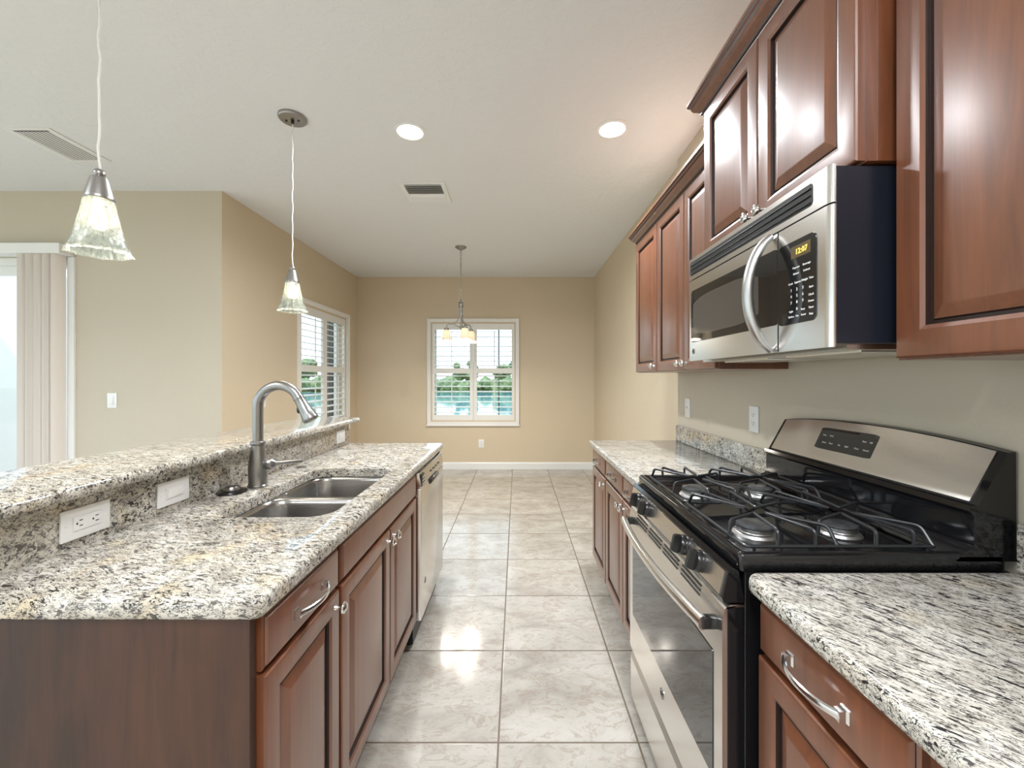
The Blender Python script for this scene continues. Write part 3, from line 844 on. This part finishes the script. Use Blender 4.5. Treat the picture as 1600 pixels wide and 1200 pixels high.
for s, y, z in (('Popcorn', 1.012, 1.603), ('Beverage', .975, 1.603), ('Reheat', 1.012, 1.588), ('Defrost', .975, 1.588), ('Cook', 1.032, 1.566), ('Express', 1.006, 1.566), ('Weight', .982, 1.566), ('Time', .960, 1.566), ('Start', .960, 1.545), ('Clock', .960, 1.527), ('Power', .960, 1.512), ('Timer', .960, 1.497), ('Stop', .960, 1.482), ('Light', 1.030, 1.497), ('Vent', .988, 1.497), ('Surface', 1.030, 1.484), ('Fan', 1.008, 1.484), ('Reset', .986, 1.484)):
    tx(s, .0072, y, z)
for k in range(9): tx(str(k+1), .010, 1.030 - .021*(k % 3), 1.549 - .0155*(k//3))
tx('0', .010, 1.009, 1.501)
mb.build('key_legend', M['legend'], kp, smooth=False)
mb = MB(); pts = []; ra = []
for i in range(21):
    s = 2*i/20-1; pts.append((mx - .006 - .062*(1-s*s)**.75, 1.108, 1.558 + s*.152)); ra.append(.013 - .004*abs(s)**4)
mb.tube(pts, ra, 16, True, [r*1.25 for r in ra], up=(1, 0, 0)); mb.build('handle', M['satin'], dm)
mb = MB(); mb.lathe([(.011, 0), (.011, .0015), (.009, .002), (.001, .002)], (mx, 1.605, 1.437), (-1, 0, 0), 24); em = mb.build('emblem', M['pewter'], dm)
MB().text('GE', .010, (mx-.0023, 1.605, 1.437), (0, -1, 0), (0, 0, 1), .0004).build('emblem_letters', M['slot'], dm, smooth=False)
mb = MB(); mb.box(.735, 1.09, my0+.02, my1-.02, mz0-.004, mz0+.008)
for k in range(2):
    y = my0+.06+.36*k; mb.box(.80, .98, y, y+.27, mz0-.008, mz0-.003, .001)
mb.build('underside', M['steel'], t, smooth=False)

# ------------------------------------------------------------------ range
ry0, ry1 = .905, 1.660
t = thing('gas_range', 'freestanding stainless and black gas range with oven', 'range', (.78, (ry0+ry1)/2, 0))
mb = MB(); mb.box(.500, 1.085, ry0+.003, ry1-.003, .05, .905, .002); mb.build('body', M['black_enamel'], t, smooth=False)
mb = MB(); bm = mb.bm                                             # cooktop tub with raised rim
def rr3(d, z, r): return [(p[0], p[1], z) for p in rrect(.487+d, 1.075-d*.4, ry0+d, ry1-d, r)]
mb.loops([rr3(.004, .905, .01), rr3(0, .910, .012), rr3(0, .940, .012), rr3(.004, .946, .010), rr3(.012, .9475, .010), rr3(.020, .945, .010), rr3(.030, .930, .012), rr3(.045, .926, .015)], False, True)
mb.build('cooktop', M['black_enamel'], t, ang=.9)
# control panel, sloping slightly
mb = MB(); mb.prism([(.487, .908), (.4725, .915), (.4655, .905), (.4515, .846), (.4535, .838), (.50, .838)], 'y', ry0+.004, ry1-.004, 0); mb.build('panel_trim', M['black_enamel'], t, smooth=False)
mb = MB(); 
def onp(s, out): # point on the control panel: s 0..1 bottom to top
    a = Vector((.4515, 0, .846)); b = Vector((.4655, 0, .905)); n = Vector((-(b.z-a.z), 0, b.x-a.x)).normalized(); return a + (b-a)*s + n*out
ring = []
for out in (0, .0025):
    ring.append([(onp(s, out).x, y, onp(s, out).z) for y, s in ((ry0+.016, .06), (ry1-.016, .06), (ry1-.016, .94), (ry0+.016, .94))])
mb.loops(ring); mb.build('control_panel', M['steel'], t, smooth=False)
pn = (onp(0, 1) - onp(0, 0)).normalized(); pu = (onp(1, 0)-onp(0, 0)).normalized()
for y in (1.030, 1.130, 1.440, 1.540):
    c = onp(.5, .0025) + Vector((0, y, 0))
    mb = MB(); mb.lathe([(.026, 0), (.027, .004), (.0255, .012), (.0235, .016), (.010, .017), (.001, .017)], c, pn, 28)
    kb = mb.build('knob', M['black_plastic'], t)
    mb = MB(); g0 = c + pn*.014
    ring = []
    for h, w, l in ((0, .0085, .024), (.012, .0065, .0235), (.019, .005, .021), (.021, .003, .018)):
        p = g0 + pn*h; ring.append([tuple(p + Vector((0, a*w, 0)) + pu*(b*l)) for a, b in ((-1, -1), (1, -1), (1, 1), (-1, 1))])
    mb.loops(ring); mb.build('grip', M['black_plastic'], kb, ang=.4)
# oven door
dx = .452
mb = MB(); mb.box(dx+.012, .500, ry0+.008, ry1-.008, .264, .826, .002); odb = mb.build('oven_door_frame', M['black_enamel'], t, smooth=False)
mb = MB(); mb.prism([(dx+.011, .262), (dx+.004, .262), (dx, .268), (dx, .800), (dx+.006, .822), (dx+.018, .832), (.4995, .832), (.4995, .827), (dx+.011, .827)], 'y', ry0+.006, ry1-.006, 0)
od = mb.build('oven_door', M['steel'], t, ang=.35)
mb = MB(); mb.prism(rrect(ry0+.048, ry1-.050, .415, .705, .006), 'x', dx+.004, dx-.0022); mb.build('window', M['glass_black'], od, smooth=False)
mb = MB()
for k in range(4):
    for j in range(3):
        a = ry0+.12+.14*k
        z = .795+.0110*j; x = dx + (0 if j == 0 else .0016 if j == 1 else .0046)
        mb.box(x-.0016, x+.004, a, a+.115, z-.0022, z+.0022)
mb.build('vent_slots', M['slot'], od, smooth=False)
mb = MB(); pts = []; n = 20
for i in range(n+1):
    s = 2*i/n-1; pts.append((dx-.030-.024*(1-s*s), (ry0+ry1)/2 + s*.345, .776))
mb.tube(pts, .0165, 14, True, .012, up=(0, 0, 1))
hd = mb.build('handle', M['steel'], od)
for s in (-1, 1):
    yy = (ry0+ry1)/2 + s*.338; MB().box(dx-.034, dx+.002, yy-.012, yy+.012, .763, .789, .004).build('handle_mount', M['black_plastic'], od)
mb = MB(); mb.lathe([(.017, 0), (.017, .0015), (.015, .002), (.001, .002)], (dx, 1.285, .352), (-1, 0, 0), 28); eb = mb.build('emblem', M['chrome'], od)
mb = MB(); mb.lathe([(.0152, .0019), (.0152, .0024), (.0128, .0024), (.0128, .0019)], (dx, 1.285, .352), (-1, 0, 0), 28, cap=False); mb.text('GE', .017, (dx-.0024, 1.285, .352), (0, -1, 0), (0, 0, 1), .0004); mb.build('emblem_letters', M['slot'], od, smooth=False)
mb = MB(); mb.box(dx+.0135, .4995, ry0+.008, ry1-.008, .062, .244, .002); mb.build('drawer_body', M['black_enamel'], t, smooth=False)
mb = MB(); mb.prism([(dx+.013, .06), (dx+.012, .06), (dx+.004, .07), (dx+.002, .225), (dx+.012, .246), (dx+.013, .246)], 'y', ry0+.006, ry1-.006, 0); mb.build('storage_drawer', M['steel'], t, ang=.35)
mb = MB(); mb.box(.53, 1.05, ry0+.02, ry1-.02, 0, .05); mb.build('plinth', M['black_paint'], t, smooth=False)
# burners
for bx_, rad in ((.622, .046), (.845, .040)):
    for by in (1.082, 1.440):
        mb = MB(); mb.lathe([(rad+.008, 0), (rad+.004, .006), (rad-.004, .008), (rad-.006, .012), (rad-.001, .0125), (rad-.001, .020), (.001, .020)], (bx_, by, .9262), seg=32)
        b = mb.build('burner', M['alu'], t)
        mb = MB(); mb.lathe([(rad-.004, 0), (rad-.001, .002), (rad-.002, .006), (rad-.012, .009), (.001, .0095)], (bx_, by, .9464), seg=32); mb.build('burner_cap', M['cap_grey'], b)
# back guard
mb = MB(); gp = [(.960, .930), (.980, .950), (.996, .957), (1.000, .962), (1.000, 1.030), (.990, 1.040), (.994, 1.052), (1.010, 1.052), (1.075, 1.168), (1.092, 1.170), (1.094, .930)]
rings = []; n = 16
for i in range(n+1):
    s = 2*i/n-1; y = (ry0+ry1)/2 + s*(ry1-ry0)/2; arch = .024*(1-abs(s)**2.2)
    rings.append([(p[0], y, p[1] + (arch if p[1] > 1.1 else 0)) for p in gp])
mb.loops(rings); bgd = mb.build('backguard', M['black_enamel'], t, ang=.4)
mb = MB(); rings = []
def gpt(y, s, out):
    q = (2*(y-ry0)/(ry1-ry0)-1); arch = .024*(1-abs(q)**2.2)
    a = Vector((1.010, y, 1.052)); b = Vector((1.075, y, 1.168+arch)); nn = Vector((-(b.z-a.z), 0, b.x-a.x)).normalized()
    return tuple(a + (b-a)*s + nn*out)
for i in range(n+1):
    y = ry0+.018 + (ry1-ry0-.036)*i/n
    rings.append([gpt(y, .03, -.001), gpt(y, .03, .003), gpt(y, .97, .003), gpt(y, .97, -.001)])
mb.loops(rings); fp = mb.build('face_panel', M['steel'], bgd, ang=.4)
mb = MB(); dpts = rrect(1.205, 1.430, .30, .80, .03)
mb.loops([[gpt(y, s, .002) for y, s in dpts], [gpt(y, s, .0042) for y, s in dpts]]); mb.build('display', M['glass_black'], bgd, smooth=False)
mb = MB()
yd = (Vector(gpt(1.3, 1, 0)) - Vector(gpt(1.3, 0, 0))).normalized()
for s, y, v in (('Bake', 1.405, .62), ('Broil', 1.375, .62), ('Clock', 1.395, .45), ('Timer', 1.365, .45), ('Light', 1.300, .45), ('Set', 1.330, .45), ('Start', 1.245, .62), ('Off', 1.222, .62), ('Clean', 1.262, .45), ('Cancel', 1.228, .45)):
    mb.text(s, .0075, gpt(y, v, .0045), (0, -1, 0), yd, .0002)
mb.build('display_legend', M['legend'], bgd, smooth=False)

# grates
def V_(x, y, z): return Vector((x, y, z))
def round_path(pts, r=.012, n=4):
    out = [pts[0]]
    for a, b, c in zip(pts, pts[1:], pts[2:]):
        d0 = min(r, (a-b).length*.45); d1 = min(r, (c-b).length*.45)
        p = b + (a-b).normalized()*d0; q = b + (c-b).normalized()*d1
        for i in range(n+1):
            u = i/n; out.append(p*(1-u)**2 + b*2*u*(1-u) + q*u*u)
    out.append(pts[-1]); return out
def grate(label, y0, y1, by):
    x0, x1 = .518, .952; zb, ztp = .950, .986; xm = (x0+x1)/2
    t = thing('burner_grate', label, 'grate', (xm, (y0+y1)/2, .93), 'wire grates on the gas cooktop')
    mb = MB(); r = .0042
    ring = round_path([V_(x0, y0+.03, zb), V_(x0, y0, zb), V_(x1, y0, zb), V_(x1, y1, zb), V_(x0, y1, zb), V_(x0, y0+.03, zb)], .012)
    mb.tube(ring, r, 8); mb.tube([V_(xm, y0, zb), V_(xm, y1, zb)], r, 8)
    for x, y in ((x0+.02, y0), (x1-.02, y0), (x0+.02, y1), (x1-.02, y1)): mb.tube([V_(x, y, zb), V_(x, y, .931 if False else .9285)], .004, 6)
    mb.build('frame', M['cast_iron'], t)
    mb = MB()
    for cx in (.622, .845):
        a, b = (x0, xm) if cx < xm else (xm, x1)
        for f in (-1, 1):
            yn = y0 if f < 0 else y1
            xa, xb = (a, b) if f < 0 else (b, a)
            s = 1 if f < 0 else -1
            mb.tube(round_path([V_(cx-s*.030, yn, zb), V_(cx-s*.030, yn, ztp), V_(cx-s*.016, by+f*.022, ztp), V_(xa+s*.003, by+f*.072, ztp), V_(xa+s*.0, by+f*.072, zb)]), r, 8)
            mb.tube(round_path([V_(cx+s*.055, yn, zb), V_(cx+s*.055, yn, ztp), V_(cx+s*.012, by+f*.018, ztp), V_(xb-s*.008, yn-f*.03, ztp), V_(xb-s*.008, yn-f*.0, zb)]), r, 8)
    mb.build('fingers', M['cast_iron'], t)
grate('black wire grate over the two burners nearest the foreground counter', .938, 1.268, 1.082)
grate('black wire grate over the two burners farther from the viewer', 1.280, 1.612, 1.440)

# ------------------------------------------------------------------ ceiling fittings
def recessed(x, y, label):
    t = thing('recessed_light', label, 'ceiling light', (x, y, HC), 'recessed ceiling lights')
    mb = MB(); mb.lathe([(.098, 0), (.098, -.003), (.080, -.006), (.076, -.004), (.076, -.0005)], (x, y, HC), seg=40, cap=False); mb.build('trim_ring', M['white'], t)
    mb = MB(); mb.lathe([(.0765, -.0012), (.0765, -.0032), (.04, -.0042), (.001, -.0044)], (x, y, HC), seg=40); mb.build('lamp', M['can'], t)
    can_or_fill_light(x, y, 26, z=HC-.012, blend=2.9)
recessed(-.650, 2.51, 'round white recessed ceiling light left of the pair')
recessed(.572, 2.485, 'round white recessed ceiling light nearest the upper cabinets')

t = thing('ceiling_vent', 'square white louvered air vent in the ceiling', 'vent', (-.73, 3.32, HC))
x0, x1, y0, y1 = -.906, -.554, 3.146, 3.497; mb = MB()
for a, b, c, d in ((x0, x0+.035, y0, y1), (x1-.035, x1, y0, y1), (x0+.035, x1-.035, y0, y0+.035), (x0+.035, x1-.035, y1-.035, y1)): mb.box(a, b, c, d, HC-.008, HC, .002)
mb.build('frame', M['white'], t, smooth=False)
mb = MB()
for k in range(9):
    yy = y0+.045+.0315*k; s = -1 if k < 5 else 1
    mb.prism([(yy, HC-.002), (yy+.0015, HC-.0015), (yy+.0015+s*.0165, HC-.0195), (yy+s*.0165, HC-.020)], 'x', x0+.034, x1-.034)
mb.build('louvers', M['white'], t, smooth=False)
mb = MB(); mb.box(x0+.034, x1-.034, y0+.034, y1-.034, HC-.0012, HC-.0002); mb.build('duct', M['slot'], t, smooth=False)
t = thing('ceiling_vent', 'long pale ceiling vent at upper left behind the pendant cord', 'vent', (-2.91, 2.66, HC))
x0, x1, y0, y1 = -3.075, -2.795, 2.47, 2.85; mb = MB()
for a, b, c, d in ((x0, x0+.035, y0, y1), (x1-.03, x1, y0, y1), (x0+.035, x1-.03, y0, y0+.02), (x0+.035, x1-.03, y1-.02, y1)): mb.box(a, b, c, d, HC-.006, HC, .002)
mb.build('frame', M['white'], t, smooth=False)
mb = MB()
for k in range(9):
    xx = x0+.0345+.0240*k
    mb.prism([(xx, HC-.002), (xx+.0012, HC-.0012), (xx+.0250, HC-.0055), (xx+.0240, HC-.0065)], 'y', y0+.032, y1-.020)
mb.build('louvers', M['white'], t, smooth=False)
MB().box(x0+.034, x1-.029, y0+.019, y1-.019, HC-.0012, HC-.0002).build('duct', M['slot'], t, smooth=False)

# pendants over the bar
def pendant(x, y, label, rot):
    t = thing('pendant_lamp', label, 'pendant light', (x, y, 1.71), 'glass pendants over the bar')
    mb = MB(); mb.lathe([(.075, 0), (.075, -.012), (.070, -.018), (.050, -.020), (.001, -.0205)], (x, y, HC), seg=40); c = mb.build('canopy', M['pewter'], t)
    mb = MB()
    for s in (-1, 1): MB().lathe([(.006, 0), (.006, -.004), (.001, -.005)], (x+s*.035, y, HC-.0195), seg=12).build('screw', M['slot'], c)
    mb.lathe([(.009, 0), (.009, -.016), (.004, -.02), (.001, -.02)], (x, y, HC-.02), seg=12)
    mb.build('cord_grip', M['slot'], c)
    mb = MB(); zs = [HC-.03 - (HC-.03-1.972)*i/24 for i in range(25)]
    mb.tube([(x + .0022*math.sin(i*1.9), y + .0022*math.cos(i*1.3), z) for i, z in enumerate(zs)], .0032, 8); mb.build('cord', M['cord'], t)
    mb = MB(); mb.sphere((x, y, 1.962), .0155, 2); mb.lathe([(.008, .03), (.010, .022), (.020, .019), (.023, .012), (.0355, -.040), (.037, -.046), (.036, -.050), (.030, -.050)], (x, y, 1.930), seg=32); mb.build('socket_cap', M['pewter'], t)
    rj = random.Random(rot)
    ph = [rj.uniform(0, 6) for _ in range(4)]
    def wob(q, h):
        k = max(0, (1.90-1.715-h)/.17)
        return .0012*math.sin(q*16+ph[3]) + k**3*.004*(math.sin(q*9+ph[0]) + .8*math.sin(q*23+ph[1]))
    mb = MB(); prof = [(.033, .168), (.036, .160), (.040, .135), (.047, .10), (.054, .065), (.061, .035), (.068, .015), (.073, .004), (.0745, 0)]
    inner = [(r-.004, h+.001) for r, h in prof[::-1]]
    mb.lathe(prof + inner, (x, y, 1.715), seg=72, cap=False, wob=wob)
    mb.build('glass_shade', M['shade'], t)
    mb = MB(); mb.lathe([(.010, .165), (.012, .145), (.020, .125), (.025, .105), (.023, .088), (.013, .076), (.001, .073)], (x, y, 1.715), seg=20); mb.build('bulb', M['bulb'], t)
    l = bpy.data.lights.new('pendant_glow', 'AREA'); l.shape = 'DISK'; l.size = .09; l.energy = 1.5; l.color = (1, .88, .68)
    o = bpy.data.objects.new('pendant_glow', l); C.objects.link(o); o.location = (x, y, 1.725)
pendant(-1.287, 1.273, 'textured glass pendant lamp nearest the viewer at upper left', 1)
pendant(-1.287, 2.369, 'textured glass pendant lamp above the faucet with visible ceiling canopy', 2)

# chandelier
cx, cy = -.640, 4.70
t = thing('chandelier', 'brushed nickel chandelier with three frosted shades before the far window', 'chandelier', (cx, cy, 1.74))
mb = MB(); mb.lathe([(.065, 0), (.066, -.006), (.045, -.022), (.02, -.032), (.010, -.045), (.001, -.046)], (cx, cy, HC), seg=32); mb.build('canopy', M['nickel'], t)
mb = MB(); z = HC-.05; k = 0
while z > 2.225:
    a = Vector((1, 0, 0)) if k % 2 else Vector((0, 1, 0)); pts = []
    for i in range(13):
        q = 2*PI*i/12; pts.append(Vector((cx, cy, z)) + a*.009*math.cos(q) + Vector((0, 0, 1))*.019*math.sin(q))
    mb.tube(pts, .0022, 6, False); z -= .029; k += 1
mb.build('chain', M['nickel'], t)
mb = MB(); mb.lathe([(.004, 2.235), (.008, 2.22), (.012, 2.205), (.030, 2.20), (.034, 2.193), (.024, 2.186), (.023, 2.165), (.030, 2.160), (.030, 2.150), (.018, 2.146), (.001, 2.146)], (cx, cy, 0), seg=28); mb.build('hub', M['nickel'], t)
mb = MB(); mb.tube([(cx, cy, 2.15), (cx, cy, 1.93)], .006, 10); mb.lathe([(.006, 1.935), (.014, 1.925), (.015, 1.915), (.008, 1.900), (.004, 1.885), (.001, 1.882)], (cx, cy, 0), seg=20); mb.build('stem', M['nickel'], t)
for ang in (173, 293, 53):
    a = math.radians(ang); dv = Vector((math.cos(a), math.sin(a), 0)); o_ = Vector((cx, cy, 0))
    mb = MB(); ctrl = [(.022, 2.150), (.023, 2.06), (.032, 2.005), (.062, 1.962), (.105, 1.952), (.145, 1.955), (.165, 1.940), (.167, 1.905)]
    pts = []
    for i in range(len(ctrl)-1):
        for u in (0, .5): pts.append(o_ + dv*(ctrl[i][0]*(1-u)+ctrl[i+1][0]*u) + Vector((0, 0, ctrl[i][1]*(1-u)+ctrl[i+1][1]*u)))
    pts.append(o_ + dv*ctrl[-1][0] + Vector((0, 0, ctrl[-1][1])))
    mb.tube(pts, .0055, 10); ctl2 = o_ + dv*.02
    mb.tube([o_ + dv*.012 + Vector((0, 0, 1.915)), o_ + dv*.05 + Vector((0, 0, 1.935)), o_ + dv*.085 + Vector((0, 0, 1.953))], .0045, 8)
    arm = mb.build('arm', M['nickel'], t)
    p = o_ + dv*.167
    mb = MB(); mb.lathe([(.008, 1.915), (.026, 1.906), (.030, 1.892), (.028, 1.886), (.012, 1.884)], (p.x, p.y, 0), seg=24); mb.build('socket', M['nickel'], arm)
    mb = MB(); pf = [(.026, 1.890), (.036, 1.880), (.043, 1.855), (.045, 1.825), (.050, 1.795), (.060, 1.766), (.068, 1.752)]
    mb.lathe(pf + [(r-.003, h) for r, h in pf[::-1]], (p.x, p.y, 0), seg=32, cap=False); mb.build('lamp_shade', M['frost'], t)
    mb = MB(); mb.lathe([(.010, 1.885), (.022, 1.86), (.025, 1.84), (.020, 1.815), (.001, 1.805)], (p.x, p.y, 0), seg=16); mb.build('bulb', M['bulb2'], t)
    l = bpy.data.lights.new('chandelier_glow', 'AREA'); l.shape = 'DISK'; l.size = .13; l.energy = 5; l.color = (1, .93, .82)
    o = bpy.data.objects.new('chandelier_glow', l); C.objects.link(o); o.location = (p.x, p.y, 1.765)

# ------------------------------------------------------------------ outside
mb = MB(); mb.box(-120, 120, -60, 160, -.40, -.20)
struct(mb.build('ground', M['grass'], smooth=False), 'green lawn outside the windows', 'lawn')
mb = MB(); mb.box(-90, 60, 17, 46, -.2, -.185)
struct(mb.build('lake', M['water'], smooth=False), 'pale blue lake water beyond the lawn', 'lake')
mb = MB(); mb.box(-16, -2.51, 3.44, 9.5, -.2, -.02); mb.box(-16, -6.70, -14, 3.44, -.2, -.02); mb.box(-6.70, 1.4, -14, -4.2, -.2, -.02)  # outlying paving is unseen, added to bounce sunlight onto the ceiling
struct(mb.build('patio', M['paver'], smooth=False), 'pale paved patio outside the sliding door, extended unseen to bounce sunlight', 'patio')
mb = MB(); mb.box(-5.35, -5.17, 3.45, 7.4, -.2, 2.50)
struct(mb.build('wall_patio', M['stucco'], smooth=False), 'white stucco patio wall seen through the sliding door', 'wall')
t = thing('patio_column', 'grey ribbed patio column seen between the left window louvers', 'column', (-3.05, 6.95, -.02))
mb = MB()
for k in range(5): mb.box(-3.16+.045*k, -3.128+.045*k, 6.83, 6.84, .1, 2.7)
mb.build('ribs', M['slot'], t, smooth=False)
mb = MB(); mb.box(-3.18, -2.92, 6.84, 7.10, -.02, 2.8, .01); mb.build('shaft', M['column'], t, smooth=False)
def tree(x, y, h, w, seed):
    rj = random.Random(seed)
    t = thing('tree', 'leafy green tree on the far shore seen through the shutters', 'tree', (x, y, -.2), 'trees across the lake')
    mb = MB(); mb.tube([(x, y, -.2), (x+.1, y, h*.3), (x, y+.1, h*.6)], [w*.06, w*.045, w*.03], 8); mb.build('trunk', M['bark'], t)
    mb = MB()
    for k in range(16):
        a = rj.uniform(0, 2*PI); r = w*.5*rj.random()**.5; z = h*(.35+.5*rj.random()); q = w*rj.uniform(.16, .26)
        mb.sphere((x+r*math.cos(a), y+r*math.sin(a), z), q, 2, (1, 1, .8))
    for v in mb.bm.verts: v.co += Vector((rj.uniform(-1, 1), rj.uniform(-1, 1), rj.uniform(-1, 1)))*w*.035
    mb.build('crown', M['leaf'], t)
rt = random.Random(5)
for i in range(14):
    tree(-52 + i*5.6, 54 + rt.uniform(0, 6) , rt.uniform(3.6, 6.5), rt.uniform(3.0, 3.7), i)

mb = MB(); rs = random.Random(11)
for i in range(150):
    mb.sphere((-62 + i*.72 + rs.uniform(-.3, .3), 48.6 + rs.uniform(-.6, .6), .2 + rs.uniform(0, .5)), rs.uniform(.7, 1.25), 1, (1, 1, .9))
for v in mb.bm.verts: v.co += Vector((rs.uniform(-1, 1), rs.uniform(-1, 1), rs.uniform(-1, 1)))*.14
tag(mb.build('shore_shrubs', M['leaf']), 'low green shrubs lining the far shore behind the lake', 'shrubs', None, 'stuff')
